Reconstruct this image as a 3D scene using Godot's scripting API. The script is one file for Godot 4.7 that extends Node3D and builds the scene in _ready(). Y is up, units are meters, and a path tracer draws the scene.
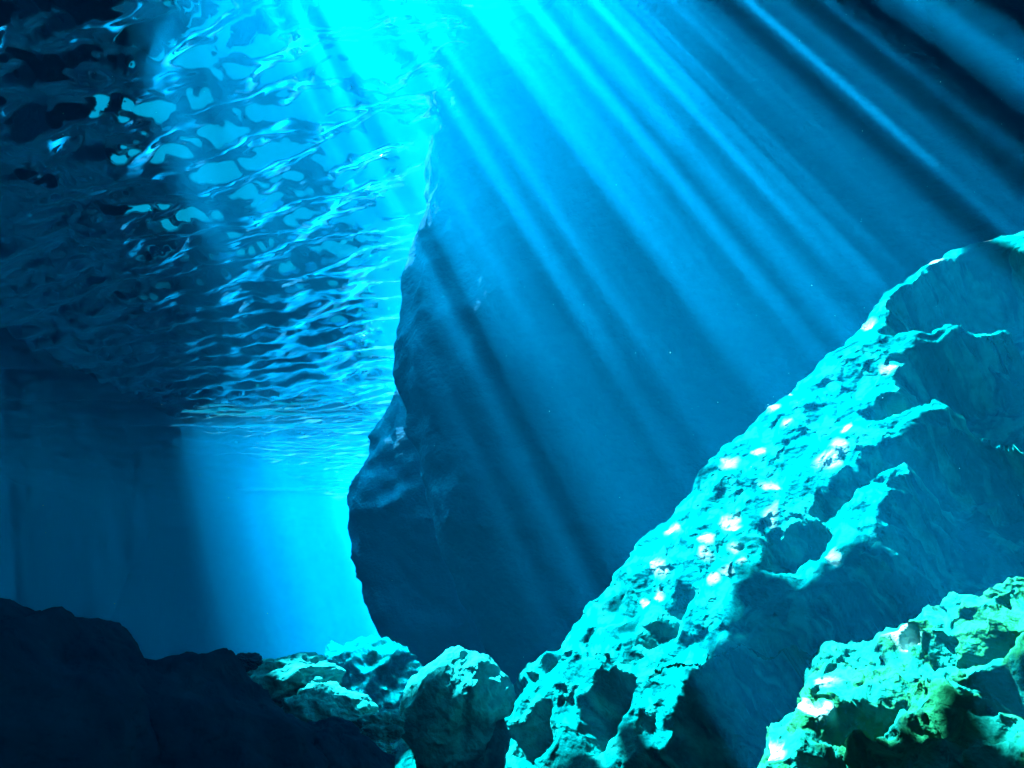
extends Node3D
# A sunlit sea cave seen from under the water: looking up and forward at the rippled
# underside of the surface, sunbeams falling through gaps shaped into an unseen roof, a pale
# rock ridge on the right and dark boulders on the left.

const PITCH := 17.2                     # camera looks up by this many degrees
const FOCAL := 665.0                    # focal length in pixels of a 1024 x 768 picture
const SURFACE := 9.0                    # height of the water surface above the camera
const TO_SUN := Vector3(-0.404, 0.885, -0.226)

var view := Basis()
var noise_a := FastNoiseLite.new()      # broad shapes
var noise_b := FastNoiseLite.new()      # ridged rock
var noise_c := FastNoiseLite.new()      # fine grain
var noise_w := FastNoiseLite.new()      # waves
var noise_p := FastNoiseLite.new()      # pits
var rock_pale: StandardMaterial3D
var rock_stained_caustic: StandardMaterial3D
var rock_dark: StandardMaterial3D
var used := {}


func _ready() -> void:
	# ---- camera, sky, sun, exposure
	var cam := Camera3D.new()
	cam.name = "camera"
	cam.fov = rad_to_deg(2.0 * atan(384.0 / FOCAL))
	cam.near = 0.05
	cam.far = 400.0
	cam.rotation_degrees = Vector3(PITCH, 0, 0)
	add_child(cam)
	view = Basis(Vector3.RIGHT, deg_to_rad(PITCH))

	var env := Environment.new()
	env.background_mode = Environment.BG_SKY
	var sky := Sky.new()
	var sm := ProceduralSkyMaterial.new()
	sm.sky_top_color = Color(0.0, 0.60, 0.74)
	sm.sky_horizon_color = Color(0.0, 0.68, 0.82)
	sm.sky_curve = 0.15
	sm.ground_bottom_color = Color(0.0, 0.05, 0.12)
	sm.ground_horizon_color = Color(0.0, 0.16, 0.30)
	sm.sun_angle_max = 12.0
	sky.sky_material = sm
	env.sky = sky
	env.background_energy_multiplier = 0.035
	env.tonemap_mode = Environment.TONE_MAPPER_LINEAR
	env.tonemap_exposure = 55.0
	env.volumetric_fog_enabled = true
	env.volumetric_fog_density = 0.0
	env.sdfgi_enabled = true
	env.ssao_enabled = true
	env.ssil_enabled = true
	var we := WorldEnvironment.new()
	we.name = "environment"
	we.environment = env
	add_child(we)

	var sun := DirectionalLight3D.new()
	sun.name = "sun"
	sun.light_color = Color(0.25, 0.9, 1.0).linear_to_srgb()    # sunlight after metres of sea water
	sun.light_energy = 1.6
	sun.light_angular_distance = 0.5
	sun.shadow_enabled = true
	add_child(sun)
	sun.look_at_from_position(TO_SUN * 40.0, Vector3.ZERO)

	set_noises()
	make_materials()

	# ---- the setting
	make_water()
	make_roof()
	make_walls()
	make_seabed()

	# ---- the rocks
	make_ridge()
	make_boulders()
	make_specks()


# ------------------------------------------------------------------ helpers
func at(px: float, py: float, depth: float) -> Vector3:
	return view * (Vector3((px - 512.0) / FOCAL, (384.0 - py) / FOCAL, -1.0) * depth)


func numbered(called: String) -> String:
	var n: int = used.get(called, 0)
	used[called] = n + 1
	return called if n == 0 else "%s_%03d" % [called, n]


func show_mesh(called: String, mesh: Mesh, material: Material, parent: Node = self) -> MeshInstance3D:
	var o := MeshInstance3D.new()
	o.name = numbered(called) if parent == self else called
	o.mesh = mesh
	o.material_override = material
	parent.add_child(o, true)
	return o


func tag(o: Node, label: String, category := "", group := "", kind := "") -> void:
	o.set_meta("label", label)
	if category:
		o.set_meta("category", category)
	if group:
		o.set_meta("group", group)
	if kind:
		o.set_meta("kind", kind)


func set_noises() -> void:
	noise_a.seed = 11
	noise_a.noise_type = FastNoiseLite.TYPE_SIMPLEX_SMOOTH
	noise_a.frequency = 1.0
	noise_a.fractal_type = FastNoiseLite.FRACTAL_FBM
	noise_a.fractal_octaves = 3
	noise_b.seed = 23
	noise_b.noise_type = FastNoiseLite.TYPE_SIMPLEX_SMOOTH
	noise_b.frequency = 1.0
	noise_b.fractal_type = FastNoiseLite.FRACTAL_RIDGED
	noise_b.fractal_octaves = 4
	noise_c.seed = 37
	noise_c.noise_type = FastNoiseLite.TYPE_CELLULAR
	noise_c.frequency = 1.0
	noise_c.fractal_type = FastNoiseLite.FRACTAL_FBM
	noise_c.fractal_octaves = 2
	noise_p.seed = 51
	noise_p.noise_type = FastNoiseLite.TYPE_CELLULAR
	noise_p.frequency = 1.0
	noise_p.fractal_type = FastNoiseLite.FRACTAL_NONE
	noise_w.seed = 5
	noise_w.noise_type = FastNoiseLite.TYPE_SIMPLEX_SMOOTH
	noise_w.frequency = 1.0
	noise_w.fractal_type = FastNoiseLite.FRACTAL_NONE


func noise_texture(sd: int, freq: float, ramp: Array, size := 512, cellular := false) -> NoiseTexture2D:
	var n := FastNoiseLite.new()
	n.seed = sd
	n.frequency = freq
	n.noise_type = FastNoiseLite.TYPE_CELLULAR if cellular else FastNoiseLite.TYPE_SIMPLEX_SMOOTH
	n.fractal_type = FastNoiseLite.FRACTAL_FBM
	n.fractal_octaves = 5
	var t := NoiseTexture2D.new()
	t.noise = n
	t.width = size
	t.height = size
	t.seamless = true
	if ramp:
		var g := Gradient.new()
		var offs := PackedFloat32Array()
		var cols := PackedColorArray()
		for k in ramp:
			offs.append(k[0])
			cols.append(k[1].linear_to_srgb())
		g.offsets = offs
		g.colors = cols
		t.color_ramp = g
	return t


func rock_material(ramp: Array, sd: int, scale: float, bump: float) -> StandardMaterial3D:
	var m := StandardMaterial3D.new()
	m.albedo_texture = noise_texture(sd, 0.012, ramp)
	m.vertex_color_use_as_albedo = true
	m.roughness = 0.95
	m.specular_mode = BaseMaterial3D.SPECULAR_DISABLED
	m.uv1_triplanar = true
	m.uv1_world_triplanar = true
	m.uv1_scale = Vector3.ONE * scale
	m.heightmap_enabled = true
	m.heightmap_texture = noise_texture(sd + 3, 0.03, [])
	m.heightmap_scale = bump
	return m


func make_materials() -> void:
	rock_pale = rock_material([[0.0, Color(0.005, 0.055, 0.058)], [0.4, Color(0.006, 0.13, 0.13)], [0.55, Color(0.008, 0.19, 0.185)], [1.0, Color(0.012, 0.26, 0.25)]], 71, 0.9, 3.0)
	rock_stained_caustic = rock_material([[0.0, Color(0.35, 0.35, 0.35)], [0.45, Color(0.7, 0.7, 0.7)], [1.0, Color(1, 1, 1)]], 83, 1.1, 2.5)
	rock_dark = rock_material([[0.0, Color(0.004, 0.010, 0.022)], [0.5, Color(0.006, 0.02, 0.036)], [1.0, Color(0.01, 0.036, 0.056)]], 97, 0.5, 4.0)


func grid_mesh(nu: int, nv: int, pts: PackedVector3Array, cols := PackedColorArray(), flip := false, kept := PackedByteArray()) -> ArrayMesh:
	# a sheet of (nu x nv) points, with smooth normals from its neighbours
	var normals := PackedVector3Array()
	normals.resize(nu * nv)
	for j in nv:
		var jm := maxi(j - 1, 0) * nu
		var jp := mini(j + 1, nv - 1) * nu
		for i in nu:
			var du := pts[j * nu + mini(i + 1, nu - 1)] - pts[j * nu + maxi(i - 1, 0)]
			var dv := pts[jp + i] - pts[jm + i]
			var n := du.cross(dv).normalized()
			normals[j * nu + i] = -n if flip else n
	var idx := PackedInt32Array()
	idx.resize((nu - 1) * (nv - 1) * 6)
	var k := 0
	for j in nv - 1:
		for i in nu - 1:
			var a := j * nu + i
			var b := a + 1
			var c := a + nu
			var d := c + 1
			if kept.size() and not (kept[a] and kept[b] and kept[c] and kept[d]):
				continue
			if flip:
				idx[k] = a; idx[k + 1] = b; idx[k + 2] = d
				idx[k + 3] = a; idx[k + 4] = d; idx[k + 5] = c
			else:
				idx[k] = a; idx[k + 1] = d; idx[k + 2] = b
				idx[k + 3] = a; idx[k + 4] = c; idx[k + 5] = d
			k += 6
	idx.resize(k)
	var arr := []
	arr.resize(Mesh.ARRAY_MAX)
	arr[Mesh.ARRAY_VERTEX] = pts
	arr[Mesh.ARRAY_NORMAL] = normals
	arr[Mesh.ARRAY_INDEX] = idx
	if cols.size():
		arr[Mesh.ARRAY_COLOR] = cols
	var mesh := ArrayMesh.new()
	mesh.add_surface_from_arrays(Mesh.PRIMITIVE_TRIANGLES, arr)
	return mesh


func segment_distance(p: Vector2, a: Vector2, b: Vector2) -> float:
	var ab := b - a
	var t := clampf((p - a).dot(ab) / maxf(ab.length_squared(), 1e-9), 0.0, 1.0)
	return p.distance_to(a + ab * t)


# ------------------------------------------------------------------ water
func wave(x: float, z: float) -> float:
	# crests run along (2.4, 1.2) in plan, longer along the crest than across it
	var a := x * 0.894 + z * 0.447
	var c := -x * 0.447 + z * 0.894
	var w := noise_w.get_noise_2d(a * 0.33, c * 0.95) * 0.21
	w += noise_w.get_noise_2d(a * 0.8 + 40.0, c * 1.9 + 17.0) * 0.06
	w += noise_w.get_noise_2d(a * 2.2 + 90.0, c * 3.4 + 55.0) * 0.02
	return w


func water_sheet(left: Callable, right: Callable, z0: float, z1: float, nu: int, nv: int) -> ArrayMesh:
	var pts := PackedVector3Array()
	pts.resize(nu * nv)
	for j in nv:
		var f := float(j) / (nv - 1)
		var z := -exp(lerpf(log(-z0), log(-z1), f)) if z1 < 0.0 else lerpf(z0, z1, f)
		var x0: float = left.call(z)
		var x1: float = right.call(z)
		for i in nu:
			var x := lerpf(x0, x1, float(i) / (nu - 1))
			pts[j * nu + i] = Vector3(x, SURFACE + wave(x, z), z)
	return grid_mesh(nu, nv, pts, PackedColorArray(), true)


func split_sheet(whole: ArrayMesh) -> Array:
	var arr := whole.surface_get_arrays(0)
	var pts: PackedVector3Array = arr[Mesh.ARRAY_VERTEX]
	var idx: PackedInt32Array = arr[Mesh.ARRAY_INDEX]
	var halves := [PackedInt32Array(), PackedInt32Array()]
	for k in range(0, idx.size(), 3):
		var p := (pts[idx[k]] + pts[idx[k + 1]] + pts[idx[k + 2]]) / 3.0
		var a := p.x * 0.894 + p.z * 0.447
		var c := -p.x * 0.447 + p.z * 0.894
		var lean := p.x / -p.z
		var n := noise_w.get_noise_2d(a * 0.5 + 11.0, c * 1.2) * 0.45 + noise_w.get_noise_2d(a * 1.3, c * 3.4 + 31.0) * 0.45 + noise_w.get_noise_2d(a * 3.4, c * 6.5 + 61.0) * 0.3
		var share := lerpf(-1.04, 0.9, maxf(0.86 * smoothstep(-0.36, -0.14, lean) * smoothstep(-9.0, -13.0, p.z), 0.8 * smoothstep(-24.0, -36.0, p.z)))
		halves[1 if n + share > 0.0 else 0].append_array(idx.slice(k, k + 3))
	var made := []
	for half in halves:
		var part := arr.duplicate()
		part[Mesh.ARRAY_INDEX] = half
		var mesh := ArrayMesh.new()
		mesh.add_surface_from_arrays(Mesh.PRIMITIVE_TRIANGLES, part)
		made.append(mesh)
	return made


func make_water() -> void:
	var rippled := StandardMaterial3D.new()
	rippled.resource_name = "rippled_water"
	rippled.transparency = BaseMaterial3D.TRANSPARENCY_ALPHA
	rippled.albedo_color = Color(0.0, 0.72, 0.82, 0.0)
	rippled.roughness = 0.02
	rippled.refraction_enabled = true
	rippled.refraction_scale = 0.033
	var clear := StandardMaterial3D.new()
	clear.resource_name = "clear_water"
	clear.transparency = BaseMaterial3D.TRANSPARENCY_ALPHA
	clear.albedo_color = Color(0.6, 0.95, 1.0, 0.04)
	clear.roughness = 0.02
	var under_roof := func(z: float) -> float: return maxf(0.72 * z, -15.5) - 3.0
	var inner := func(_z: float) -> float: return 1.0
	var west := func(_z: float) -> float: return -66.0
	var east := func(_z: float) -> float: return 14.0
	# the surface in view: steep facets mirror and bend the light; towards the rock wall more and more facets let it straight through
	var both := split_sheet(water_sheet(under_roof, inner, -112.0, -8.35, 230, 520))
	var sheet := show_mesh("water_surface", both[0], rippled)
	tag(sheet, "rippled underside of the water surface at the left", "", "", "structure")
	sheet = show_mesh("water_surface", both[1], clear)
	tag(sheet, "bright facets of the water surface along the rock wall", "", "", "structure")
	sheet = show_mesh("water_surface", water_sheet(west, under_roof, -112.0, -8.35, 60, 90), clear)
	tag(sheet, "dark water surface under the low roof at the left", "", "", "structure")
	sheet = show_mesh("water_surface", water_sheet(west, east, -8.35, 6.0, 200, 90), clear)
	tag(sheet, "clear water surface under the gap shaped into the unseen roof", "", "", "structure")
	var body := FogVolume.new()
	body.name = "sea_water"
	body.shape = RenderingServer.FOG_VOLUME_SHAPE_BOX
	var lo := Vector3(-62, -9, -112)
	var hi := Vector3(14, SURFACE - 0.25, 6)
	body.size = hi - lo
	body.position = (lo + hi) / 2.0
	var fm := FogMaterial.new()
	fm.density = 0.019
	fm.albedo = Color(0.0, 0.45, 0.95).linear_to_srgb()
	body.material = fm
	tag(body, "blue sea water filling the cave", "", "", "structure")
	add_child(body)
	# added haze banks below the gap brighten the beams near the surface
	for bank in [[Vector3(0.4, 7.2, -8.4), Vector3(11.5, 13.0, 6.2), 0.045], [Vector3(-0.6, 8.6, -8.2), Vector3(8.0, 7.0, 5.4), 0.02]]:
		var haze := FogVolume.new()
		haze.name = numbered("added_beam_haze")
		haze.shape = RenderingServer.FOG_VOLUME_SHAPE_ELLIPSOID
		haze.size = bank[1]
		haze.position = bank[0]
		var hm := FogMaterial.new()
		hm.density = bank[2]
		hm.albedo = fm.albedo
		haze.material = hm
		tag(haze, "added blue haze that brightens the sunbeams", "", "", "stuff")
		add_child(haze)


# ------------------------------------------------------------------ cave
func opening(x: float, z: float) -> bool:
	# unseen roof, its lane and fanned cracks shaped to throw beams and light rocks
	var fan := Vector2(x + 5.02, -(z + 2.81))
	var r := fan.length()
	var turn := atan2(fan.x, fan.y)
	var ragged := noise_a.get_noise_2d(x * 1.3, z * 1.3) * 0.25
	if absf(r - 3.65 - ragged) < 0.32 and turn > 0.12 and turn < 0.72:
		return true
	if absf(r - 3.02 - ragged) < 0.14 and turn > 0.4 and turn < 0.62:
		return true
	if turn < -0.42 or turn > 1.45 or z < -9.25:
		return false
	if turn < -0.02:      # narrow gap shaped to light the stones at the left
		return absf(r - lerpf(5.35, 6.1, smoothstep(0.0, -0.3, turn)) - ragged * 0.4) < 0.15 * smoothstep(-0.42, -0.28, turn) + 0.1 * smoothstep(-0.22, -0.1, turn) + 0.03
	var cracks := 0.2 * noise_a.get_noise_2d(turn * 15.0 + 5.0, r * 0.06) + 0.55 * noise_a.get_noise_2d(turn * 56.0 + 41.0, r * 0.06 + 9.0) + 0.5 * noise_a.get_noise_2d(turn * 120.0, r * 0.06 + 20.0)
	var crest := 5.35 + 2.0 * pow(maxf(0.0, turn - 0.3), 1.4) + 2.2 * maxf(0.0, 0.1 - turn)
	if r > crest + 0.2:
		return cracks > lerpf(-0.22, 0.03, smoothstep(0.35, 1.0, turn)) + 0.16 * smoothstep(1.0, 1.3, turn)
	if r > 4.7 + ragged:
		return cracks > lerpf(-0.5, -0.3, smoothstep(0.5, 1.0, turn)) + 0.42 * smoothstep(0.98, 1.12, turn)
	return false


func roof_height(x: float, z: float) -> float:
	var y := 11.0 + noise_a.get_noise_2d(x * 0.3, z * 0.3) * 0.5
	return lerpf(y, 9.45 + noise_a.get_noise_2d(x * 0.3, z * 0.3) * 0.15, smoothstep(-9.3, -12.5, z))


func roof_piece(where: Rect2, step: float, thick: float, which: int) -> ArrayMesh:
	var nu := int(round(where.size.x / step))
	var nv := int(round(where.size.y / step))
	var rng := RandomNumberGenerator.new()
	rng.seed = 40 + which
	var solid := PackedByteArray()
	solid.resize(nu * nv)
	for j in nv:
		for i in nu:
			var x := where.position.x + (i + 0.5) * step
			var z := where.position.y + (j + 0.5) * step
			var is_solid := true
			if which == 0:
				is_solid = not opening(x, z)
			elif which == 1:
				# towards the mouth: added low roof and lip that darken the ripples
				var n := noise_a.get_noise_2d(x * 0.22 + 7.0, z * 0.22)
				var shore := maxf(0.72 * z, -15.5) + n * 1.6 + noise_a.get_noise_2d(x * 0.8, z * 0.8) * 0.8
				if z < -25.0:
					# ragged edge shaped to soften the sea glow, with bars that dim it
					shore = -14.0 + 9.0 * noise_a.get_noise_2d(3.0, z * 0.22) + 4.0 * noise_a.get_noise_2d(40.0, z * 0.9) + 0.6 * noise_a.get_noise_2d(x * 0.8, z * 0.8)
					is_solid = x < shore or noise_a.get_noise_2d(x * 0.05 + 9.0, z * 0.8) > 0.16
				else:
					is_solid = x < shore or (z > -11.2 + n * 1.2 and noise_a.get_noise_2d(x * 0.8 + 60.0, z * 1.6) < 0.2)
				# slits added across the low roof to lift the haze at the left
				if x < shore and z < -13.0 and fposmod(z + 0.25 * noise_a.get_noise_2d(x * 0.3, z * 0.02), 5.6) < 0.125:
					is_solid = false
			elif which == 2:
				var edge := -19.0 + 12.0 * noise_a.get_noise_2d(3.0, z * 0.16) + 5.0 * noise_a.get_noise_2d(40.0, z * 0.5)
				is_solid = x < edge or noise_a.get_noise_2d(x * 0.05 + 9.0, z * 0.8) > 0.16
			solid[j * nu + i] = 1 if is_solid else 0
	var low := PackedVector3Array()
	low.resize((nu + 1) * (nv + 1))
	for j in nv + 1:
		for i in nu + 1:
			var x := where.position.x + i * step
			var z := where.position.y + j * step
			low[j * (nu + 1) + i] = Vector3(x, roof_height(x, z), z)
	var st := SurfaceTool.new()
	st.begin(Mesh.PRIMITIVE_TRIANGLES)
	var up := Vector3(0, thick, 0)
	for j in nv:
		for i in nu:
			if not solid[j * nu + i]:
				continue
			var a := low[j * (nu + 1) + i]
			var b := low[j * (nu + 1) + i + 1]
			var c := low[(j + 1) * (nu + 1) + i + 1]
			var d := low[(j + 1) * (nu + 1) + i]
			quad(st, a, b, c, d)
			quad(st, a + up, d + up, c + up, b + up)
			if i == 0 or not solid[j * nu + i - 1]:
				quad(st, a, d, d + up, a + up)
			if i == nu - 1 or not solid[j * nu + i + 1]:
				quad(st, c, b, b + up, c + up)
			if j == 0 or not solid[(j - 1) * nu + i]:
				quad(st, b, a, a + up, b + up)
			if j == nv - 1 or not solid[(j + 1) * nu + i]:
				quad(st, d, c, c + up, d + up)
	st.generate_normals()
	return st.commit()


func make_roof() -> void:  # unseen roof added to block the sun and shape its beams
	var pieces := [
		[Rect2(-8.0, -9.3, 17.04, 4.32), 0.06, 0.35, 0, "unseen roof with fissures shaped to throw the sunbeams"],
		[Rect2(-36.0, -64.0, 51.0, 54.7), 0.12, 0.12, 1, "added low roof that darkens the ripples, slit to let in fill light"],
		[Rect2(-64.0, -9.3, 56.0, 4.32), 0.3, 0.3, 3, "unseen roof blocking the sun at the left"],
		[Rect2(-64.0, -64.0, 28.0, 54.7), 0.3, 0.2, 2, "unseen low roof blocking the sun far to the left"],
		[Rect2(-64.0, -112.0, 79.0, 48.0), 0.4, 0.2, 2, "added broken roof dimming the sunlit water beyond the mouth of the cave"],
		[Rect2(9.04, -9.3, 6.0, 4.32), 0.3, 0.35, 3, "unseen solid roof blocking the sun at the right"],
		[Rect2(-64.0, -4.98, 79.0, 11.4), 0.3, 0.35, 3, "unseen solid roof blocking the sun overhead"],
	]
	for p in pieces:
		var roof := show_mesh("light_shaping_roof", roof_piece(p[0], p[1], p[2], p[3]), rock_dark)
		tag(roof, p[4], "", "", "structure")


func quad(st: SurfaceTool, a: Vector3, b: Vector3, c: Vector3, d: Vector3) -> void:
	for p in [a, b, c, a, c, d]:
		st.add_vertex(p)


func wall_sheet(path: Array, y0: float, y1: float, step: float, lean: Callable, rough: float, sd: float) -> ArrayMesh:
	var curve := Curve3D.new()
	for p in path:
		curve.add_point(Vector3(p[0], 0, p[1]))
	var length := curve.get_baked_length()
	var nu := int(length / step) + 1
	var nv := int((y1 - y0) / step) + 1
	var pts := PackedVector3Array()
	pts.resize(nu * nv)
	for i in nu:
		var s := length * i / (nu - 1)
		var p := curve.sample_baked(s)
		var q := curve.sample_baked(minf(s + 0.6, length)) - curve.sample_baked(maxf(s - 0.6, 0.0))
		var out := Vector3(q.z, 0, -q.x).normalized()
		for j in nv:
			var y := lerpf(y0, y1, float(j) / (nv - 1))
			var at_: Vector3 = p + Vector3(0, y, 0) + lean.call(y)
			var n := noise_a.get_noise_3d(at_.x * 0.25 + sd, y * 0.25, at_.z * 0.25) * 1.2
			n += (noise_b.get_noise_3d(at_.x * 0.5 + sd, y * 0.7, at_.z * 0.5)) * 0.5
			n += noise_c.get_noise_3d(at_.x * 2.5, y * 2.5, at_.z * 2.5) * 0.12
			pts[j * nu + i] = at_ + out * n * rough
	return grid_mesh(nu, nv, pts)


func make_walls() -> void:
	var lean_right := func(y: float) -> Vector3: return Vector3(1.4 * pow(clampf((5.0 - y) / 5.0, 0.0, 2.0), 1.6), 0, 0) + Vector3(0.10, 0, 0) * maxf(0.0, y - 4.4)
	var lean_far := func(y: float) -> Vector3: return Vector3(1.4 * pow(clampf((5.0 - y) / 5.0, 0.0, 2.0), 1.6) + 0.55 * maxf(0.0, y - 2.2), 0, 0)
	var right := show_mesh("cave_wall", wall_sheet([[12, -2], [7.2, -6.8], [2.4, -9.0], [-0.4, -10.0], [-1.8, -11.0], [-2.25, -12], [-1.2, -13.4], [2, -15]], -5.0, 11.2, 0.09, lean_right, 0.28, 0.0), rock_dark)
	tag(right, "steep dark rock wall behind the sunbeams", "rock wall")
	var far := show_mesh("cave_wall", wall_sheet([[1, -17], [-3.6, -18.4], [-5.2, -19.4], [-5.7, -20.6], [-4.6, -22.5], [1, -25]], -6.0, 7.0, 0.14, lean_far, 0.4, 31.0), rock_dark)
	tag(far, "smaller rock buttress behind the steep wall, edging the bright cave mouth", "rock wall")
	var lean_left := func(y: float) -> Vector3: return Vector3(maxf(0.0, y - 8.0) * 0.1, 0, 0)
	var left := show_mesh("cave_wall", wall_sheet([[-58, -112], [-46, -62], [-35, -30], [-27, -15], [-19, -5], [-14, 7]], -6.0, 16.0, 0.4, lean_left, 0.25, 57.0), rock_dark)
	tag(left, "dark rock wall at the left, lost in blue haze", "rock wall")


func make_seabed() -> void:
	var nu := 260
	var nv := 400
	var pts := PackedVector3Array()
	pts.resize(nu * nv)
	for j in nv:
		var z := lerpf(-116.0, 8.0, float(j) / (nv - 1))
		for i in nu:
			var x := lerpf(-68.0, 20.0, float(i) / (nu - 1))
			var y := -4.2 + noise_a.get_noise_2d(x * 0.12, z * 0.12) * 1.2 + noise_b.get_noise_2d(x * 0.5, z * 0.5) * 0.4
			y += smoothstep(-88.0, -110.0, z) * 18.0 - smoothstep(-25.0, -60.0, z) * 3.0
			pts[j * nu + i] = Vector3(x, y, z)
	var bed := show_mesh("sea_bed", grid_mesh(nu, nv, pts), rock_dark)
	tag(bed, "dark rocky sea bed", "", "", "structure")


# ------------------------------------------------------------------ rocks
func plane_through(a: Vector3, b: Vector3, c: Vector3) -> Transform3D:
	# x along the line through a and b, z = normal towards the viewer, origin at a
	var n := (b - a).cross(c - a).normalized()
	if n.dot(-a) < 0.0:
		n = -n
	var u := (a - b).normalized()
	return Transform3D(Basis(u, n.cross(u), n), a)


func on_plane(t: Transform3D, px: float, py: float) -> Vector2:
	var d := at(px, py, 1.0)
	var k := t.origin.dot(t.basis.z) / d.dot(t.basis.z)
	var p := t.affine_inverse() * (d * k)
	return Vector2(p.x, p.y)


func relief(t: Transform3D, crest_at: Array, hollows_at: Array, spurs_at: Array, box: Array, step: float, rough: Array, shift: float, reach: float, tints: Array, caustics_at: Array) -> ArrayMesh:
	# a rock face: broad and fine relief, hollows sunk into it, spurs left standing, falling away beyond its crest
	var crest := []
	for p in crest_at:
		crest.append(on_plane(t, p[0], p[1]))
	var sets := []
	for list in [hollows_at, spurs_at]:
		var made := []
		for h in list:
			var a := on_plane(t, h[0], h[1])
			var b := on_plane(t, h[2], h[3])
			var mx: float = (h[0] + h[2]) / 2.0
			var my: float = (h[1] + h[3]) / 2.0
			var mid := on_plane(t, mx, my)
			var size := sqrt((on_plane(t, mx + 3.0, my) - mid).length() * (on_plane(t, mx, my + 3.0) - mid).length()) / 3.0
			made.append([a, b, h[4] * size, h[5]])
		sets.append(made)
	var hollows: Array = sets[0]
	var spurs: Array = sets[1]
	var lo := Vector2(1e9, 1e9)
	var hi := -lo
	for p in box:
		var q := on_plane(t, p[0], p[1])
		lo = lo.min(q)
		hi = hi.max(q)
	hi.y += 0.6
	var nu := int((hi.x - lo.x) / step)
	var nv := int((hi.y - lo.y) / step)
	var pts := PackedVector3Array()
	pts.resize(nu * nv)
	var kept := PackedByteArray()
	kept.resize(nu * nv)
	var cols := PackedColorArray()
	cols.resize(nu * nv)
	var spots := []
	for k in caustics_at.size():
		var q := on_plane(t, caustics_at[k][0], caustics_at[k][1])
		spots.append([q, caustics_at[k][2] * 0.0065])
	for j in nv:
		for i in nu:
			var p := lo + Vector2(i, j) * step
			var o := p + Vector2(shift, shift * 0.37)
			var warp := Vector2(noise_a.get_noise_2d(o.x * 2.0, o.y * 2.0), noise_a.get_noise_2d(o.x * 2.0 + 50.0, o.y * 2.0)) * 0.08
			warp += Vector2(noise_a.get_noise_2d(o.x * 9.0, o.y * 9.0), noise_a.get_noise_2d(o.x * 9.0 + 50.0, o.y * 9.0)) * 0.02
			var q := p + warp
			var h: float = noise_a.get_noise_2d(o.x * 1.1, o.y * 1.1) * rough[0] + noise_b.get_noise_2d(o.x * 2.4, o.y * 2.4) * rough[1] + noise_c.get_noise_2d(o.x * 7.0, o.y * 7.0) * rough[2]
			var pitted := smoothstep(-0.15, 0.25, noise_a.get_noise_2d(o.x * 1.7 + 200.0, o.y * 1.7))
			h -= pitted * rough[3] * smoothstep(-0.55, -0.95, noise_p.get_noise_2d(o.x * 3.2 + warp.x * 4.0, o.y * 3.2)) + pitted * rough[3] * 0.4 * smoothstep(-0.5, -0.95, noise_p.get_noise_2d(o.x * 8.0 + 33.0, o.y * 8.0 + warp.y * 9.0))
			var deep := 0.0
			for c in hollows:
				var d: float = segment_distance(q, c[0], c[1]) - c[2]
				if d < 0.08:
					deep = maxf(deep, c[3] * smoothstep(0.05, -0.15, d))
			for c in spurs:
				var d: float = segment_distance(q, c[0], c[1]) - c[2]
				if d < 0.1:
					deep *= 1.0 - (1.0 - c[3]) * smoothstep(0.06, -0.03, d)
			h -= deep
			var best := 1e9
			var side := 0.0
			for k in crest.size() - 1:
				var a: Vector2 = crest[k]
				var b: Vector2 = crest[k + 1]
				var d := segment_distance(p + warp * 0.5, a, b)
				if d < best:
					best = d
					side = (b - a).cross(p - a)
			if side < 0.0:
				h -= 0.08 + 6.0 * best * smoothstep(0.0, 0.12, best)
			else:
				h -= 0.08 * exp(-best / 0.12)
			# knobs and nicks that also break up the steep sides
			var k1 := noise_a.get_noise_3d(o.x * 4.5, o.y * 4.5, h * 5.0 + 10.0)
			var k2 := noise_a.get_noise_3d(o.x * 4.5, o.y * 4.5 + 60.0, h * 5.0 - 10.0)
			pts[j * nu + i] = t * Vector3(p.x + k1 * 0.05, p.y + k2 * 0.05, h)
			# vertex colour: blotches of growth, and pale flecks of caustic light painted in
			var blotch := noise_a.get_noise_2d(o.x * 3.2 + 80.0, o.y * 3.2) + 0.5 * noise_b.get_noise_2d(o.x * 6.0, o.y * 6.0 + 30.0)
			var tint: Color = tints[0].lerp(tints[1], smoothstep(-0.15, 0.25, blotch))
			tint = tint.lerp(tints[2], smoothstep(0.2, 0.5, noise_a.get_noise_2d(o.x * 4.5 + 20.0, o.y * 4.5 + 120.0) + 0.25 * noise_c.get_noise_2d(o.x * 20.0, o.y * 20.0)) * 0.8)
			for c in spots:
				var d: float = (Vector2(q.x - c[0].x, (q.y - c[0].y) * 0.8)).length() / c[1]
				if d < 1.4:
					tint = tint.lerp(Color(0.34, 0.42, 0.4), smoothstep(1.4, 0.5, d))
			cols[j * nu + i] = tint
			kept[j * nu + i] = 1 if side >= 0.0 or best < reach else 0
	return grid_mesh(nu, nv, pts, cols, false, kept)


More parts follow.
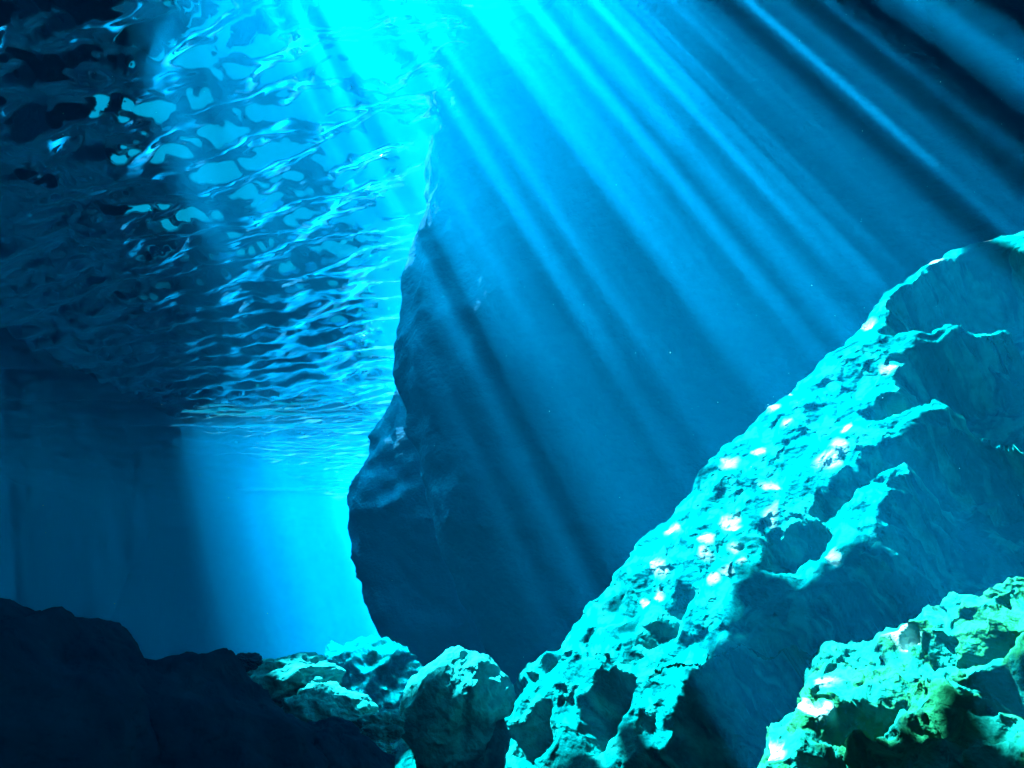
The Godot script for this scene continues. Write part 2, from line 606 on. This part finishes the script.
func make_ridge() -> void:
	var t := plane_through(at(1000, 230, 5.2), at(450, 700, 5.2), at(950, 768, 3.05))
	# x, y, x, y, radius, depth in metres
	var hollows := [
		[785, 542, 797, 536, 22, 0.45], [776, 556, 790, 556, 12, 0.35], [1100, 440, 985, 452, 42, 0.9], [1080, 300, 950, 290, 55, 0.7], [1080, 380, 960, 370, 60, 0.7],
		[905, 325, 930, 320, 14, 0.4], [1060, 400, 884, 412, 15, 0.5], [1060, 470, 960, 460, 60, 0.7], [940, 430, 880, 462, 12, 0.4], [862, 482, 826, 506, 13, 0.3],
		[1080, 530, 940, 520, 55, 0.8], [1080, 620, 920, 590, 60, 0.9], [930, 630, 850, 625, 42, 0.9], [860, 660, 780, 690, 55, 0.9], [800, 770, 720, 740, 60, 1.0], [720, 690, 700, 770, 30, 0.9], [680, 750, 640, 780, 20, 0.6],
		[612, 690, 590, 728, 18, 0.4], [682, 600, 670, 627, 7, 0.18], [670, 627, 648, 646, 7, 0.18], [552, 652, 546, 664, 9, 0.2], [524, 676, 530, 688, 6, 0.15], [540, 720, 526, 740, 14, 0.35], [500, 690, 470, 740, 18, 0.4], [641, 716, 634, 726, 7, 0.2],
		[594, 636, 590, 652, 5, 0.06], [632, 604, 622, 618, 6, 0.06],
	]
	# x, y, x, y, radius, share of the hollow that is left
	var spurs := [
		[880, 285, 945, 245, 12, 0.0], [940, 248, 1060, 212, 7, 0.0], [880, 375, 915, 340, 12, 0.0], [915, 340, 950, 322, 9, 0.0], [950, 322, 998, 322, 6, 0.1],
		[830, 450, 890, 428, 14, 0.0], [890, 425, 945, 402, 11, 0.0], [830, 545, 855, 505, 14, 0.0], [855, 505, 905, 468, 11, 0.0], [840, 560, 880, 525, 12, 0.1], [715, 650, 775, 615, 12, 0.0],
	]
	var crest := [[1180, 170], [1024, 222], [940, 245], [880, 285], [840, 340], [790, 380], [740, 430], [700, 465], [650, 525], [600, 590], [560, 630], [520, 660], [480, 690], [400, 735], [300, 800]]
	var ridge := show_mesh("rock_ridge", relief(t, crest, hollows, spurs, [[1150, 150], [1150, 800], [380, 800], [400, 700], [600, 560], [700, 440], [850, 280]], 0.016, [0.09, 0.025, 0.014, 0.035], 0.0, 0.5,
		[Color(0.004, 0.18, 0.168), Color(0.003, 0.085, 0.085), Color(0.003, 0.028, 0.032)],
		[[782, 382, 5], [861, 320, 9], [902, 264, 7], [930, 259, 6], [892, 299, 6], [884, 372, 6], [982, 237, 6], [788, 423, 6], [754, 452, 5], [728, 465, 9], [770, 483, 7], [828, 466, 10], [838, 452, 7], [850, 432, 5], [731, 517, 9], [770, 512, 8], [676, 525, 8], [709, 538, 5], [732, 547, 5], [740, 561, 4], [709, 551, 5], [662, 569, 7], [725, 572, 5], [715, 583, 5], [834, 556, 7], [661, 589, 6], [766, 402, 5], [640, 600, 4]]), rock_stained_caustic)
	tag(ridge, "long pale sunlit rock ridge slanting up to the right with dark hollows", "rock")
	t = plane_through(at(1040, 560, 2.9), at(740, 760, 2.9), at(1000, 768, 2.2))
	hollows = [
		[840, 720, 880, 690, 24, 0.3], [880, 690, 910, 660, 10, 0.2], [930, 650, 1000, 640, 14, 0.25], [980, 680, 1030, 690, 18, 0.3], [830, 760, 800, 780, 20, 0.3], [900, 740, 930, 720, 10, 0.15], [960, 610, 1000, 606, 5, 0.12],
	]
	crest = [[1180, 480], [1024, 562], [950, 590], [900, 608], [870, 622], [806, 634], [798, 690], [760, 715], [744, 740], [725, 800]]
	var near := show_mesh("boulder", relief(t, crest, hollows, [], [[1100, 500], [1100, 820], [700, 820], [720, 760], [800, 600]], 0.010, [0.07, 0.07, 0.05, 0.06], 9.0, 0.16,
		[Color(0.005, 0.10, 0.078), Color(0.011, 0.07, 0.03), Color(0.004, 0.016, 0.013)],
		[[900, 633, 8], [832, 673, 6], [801, 703, 6], [811, 705, 6], [778, 739, 7]]), rock_stained_caustic)
	tag(near, "near knobbly greenish boulder in the bottom right corner", "rock")


func lump(radii: Vector3, turn: Vector3, rough: Array, sd: float, dent := Vector3.ZERO, cells := 90) -> ArrayMesh:
	# a boulder: an ellipsoid with broad facets, ledges and grain, as one closed sheet
	var nu := cells * 2 + 1
	var nv := cells + 1
	var pts := PackedVector3Array()
	pts.resize(nu * nv)
	var basis_ := Basis.from_euler(turn)
	for j in nv:
		var lat := PI * (float(j) / (nv - 1) - 0.5)
		for i in nu:
			var lon := TAU * float(i % (nu - 1)) / (nu - 1)
			var d := Vector3(cos(lat) * cos(lon), sin(lat), cos(lat) * sin(lon))
			var p := d * radii
			var r: float = 1.0 + rough[0] * noise_a.get_noise_3d(d.x * 1.1 + sd, d.y * 1.1, d.z * 1.1)
			r += rough[1] * noise_b.get_noise_3d(d.x * 1.3 + sd, d.y * 1.3 + sd, d.z * 1.3)
			r += rough[2] * noise_c.get_noise_3d(p.x * 9.0 + sd, p.y * 9.0, p.z * 9.0)
			if dent != Vector3.ZERO:
				r -= 0.5 * exp(-(d - dent.normalized()).length_squared() / 0.35)
			pts[j * nu + i] = basis_ * (p * r)
	return grid_mesh(nu, nv, pts, PackedColorArray(), true)


func make_boulders() -> void:
	for b in [
		# x, y, depth, radii, turn, roughness, seed, name, label, material
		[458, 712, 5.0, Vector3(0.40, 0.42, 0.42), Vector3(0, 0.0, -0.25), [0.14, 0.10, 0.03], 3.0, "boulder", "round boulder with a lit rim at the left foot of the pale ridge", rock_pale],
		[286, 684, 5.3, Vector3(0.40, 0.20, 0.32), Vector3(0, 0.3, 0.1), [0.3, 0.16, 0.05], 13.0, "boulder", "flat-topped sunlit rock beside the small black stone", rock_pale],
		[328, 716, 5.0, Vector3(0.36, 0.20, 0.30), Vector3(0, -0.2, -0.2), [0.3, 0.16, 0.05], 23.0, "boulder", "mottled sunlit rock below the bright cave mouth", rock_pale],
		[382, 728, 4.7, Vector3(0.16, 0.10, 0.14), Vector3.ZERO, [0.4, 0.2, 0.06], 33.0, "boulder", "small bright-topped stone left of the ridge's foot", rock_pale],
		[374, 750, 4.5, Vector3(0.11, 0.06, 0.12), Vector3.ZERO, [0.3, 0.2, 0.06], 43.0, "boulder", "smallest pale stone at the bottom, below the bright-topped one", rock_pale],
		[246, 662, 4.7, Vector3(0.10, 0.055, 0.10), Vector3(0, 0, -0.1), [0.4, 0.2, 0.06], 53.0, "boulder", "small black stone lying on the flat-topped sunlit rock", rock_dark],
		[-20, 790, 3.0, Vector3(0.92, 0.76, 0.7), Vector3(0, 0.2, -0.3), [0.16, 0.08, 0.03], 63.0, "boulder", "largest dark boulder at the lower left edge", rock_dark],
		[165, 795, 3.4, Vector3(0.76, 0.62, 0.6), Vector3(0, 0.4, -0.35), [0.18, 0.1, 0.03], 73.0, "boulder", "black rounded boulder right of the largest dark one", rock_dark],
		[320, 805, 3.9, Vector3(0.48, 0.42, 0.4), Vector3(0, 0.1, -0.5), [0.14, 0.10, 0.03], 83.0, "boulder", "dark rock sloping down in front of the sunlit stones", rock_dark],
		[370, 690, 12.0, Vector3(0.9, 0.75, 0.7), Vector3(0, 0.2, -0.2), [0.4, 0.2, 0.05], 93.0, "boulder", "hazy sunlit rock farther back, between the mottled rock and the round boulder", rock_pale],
	]:
		var o := show_mesh(b[7], lump(b[3], b[4], b[5], b[6], Vector3(0.35, -0.15, 1.0) if b[6] == 3.0 else Vector3.ZERO), b[9])
		o.position = at(b[0], b[1], b[2])
		tag(o, b[8], "rock", "boulders on the cave floor")


func make_specks() -> void:
	# drifting particles, too small and many to count
	var grain := SphereMesh.new()
	grain.radius = 0.0022
	grain.height = 0.0044
	grain.radial_segments = 6
	grain.rings = 3
	var m := StandardMaterial3D.new()
	m.albedo_color = Color(0.45, 0.75, 0.75)
	m.roughness = 1.0
	var rng := RandomNumberGenerator.new()
	rng.seed = 9
	var mm := MultiMesh.new()
	mm.transform_format = MultiMesh.TRANSFORM_3D
	mm.mesh = grain
	mm.instance_count = 420
	for i in 420:
		var p := Vector3(rng.randf_range(-5.0, 5.0), rng.randf_range(-0.8, 6.0), rng.randf_range(-8.5, -2.6))
		mm.set_instance_transform(i, Transform3D(Basis().scaled(Vector3.ONE * rng.randf_range(0.5, 1.7)), p))
	var specks := MultiMeshInstance3D.new()
	specks.name = "drifting_specks"
	specks.multimesh = mm
	specks.material_override = m
	tag(specks, "tiny pale specks drifting in the sunbeams", "", "", "stuff")
	add_child(specks)
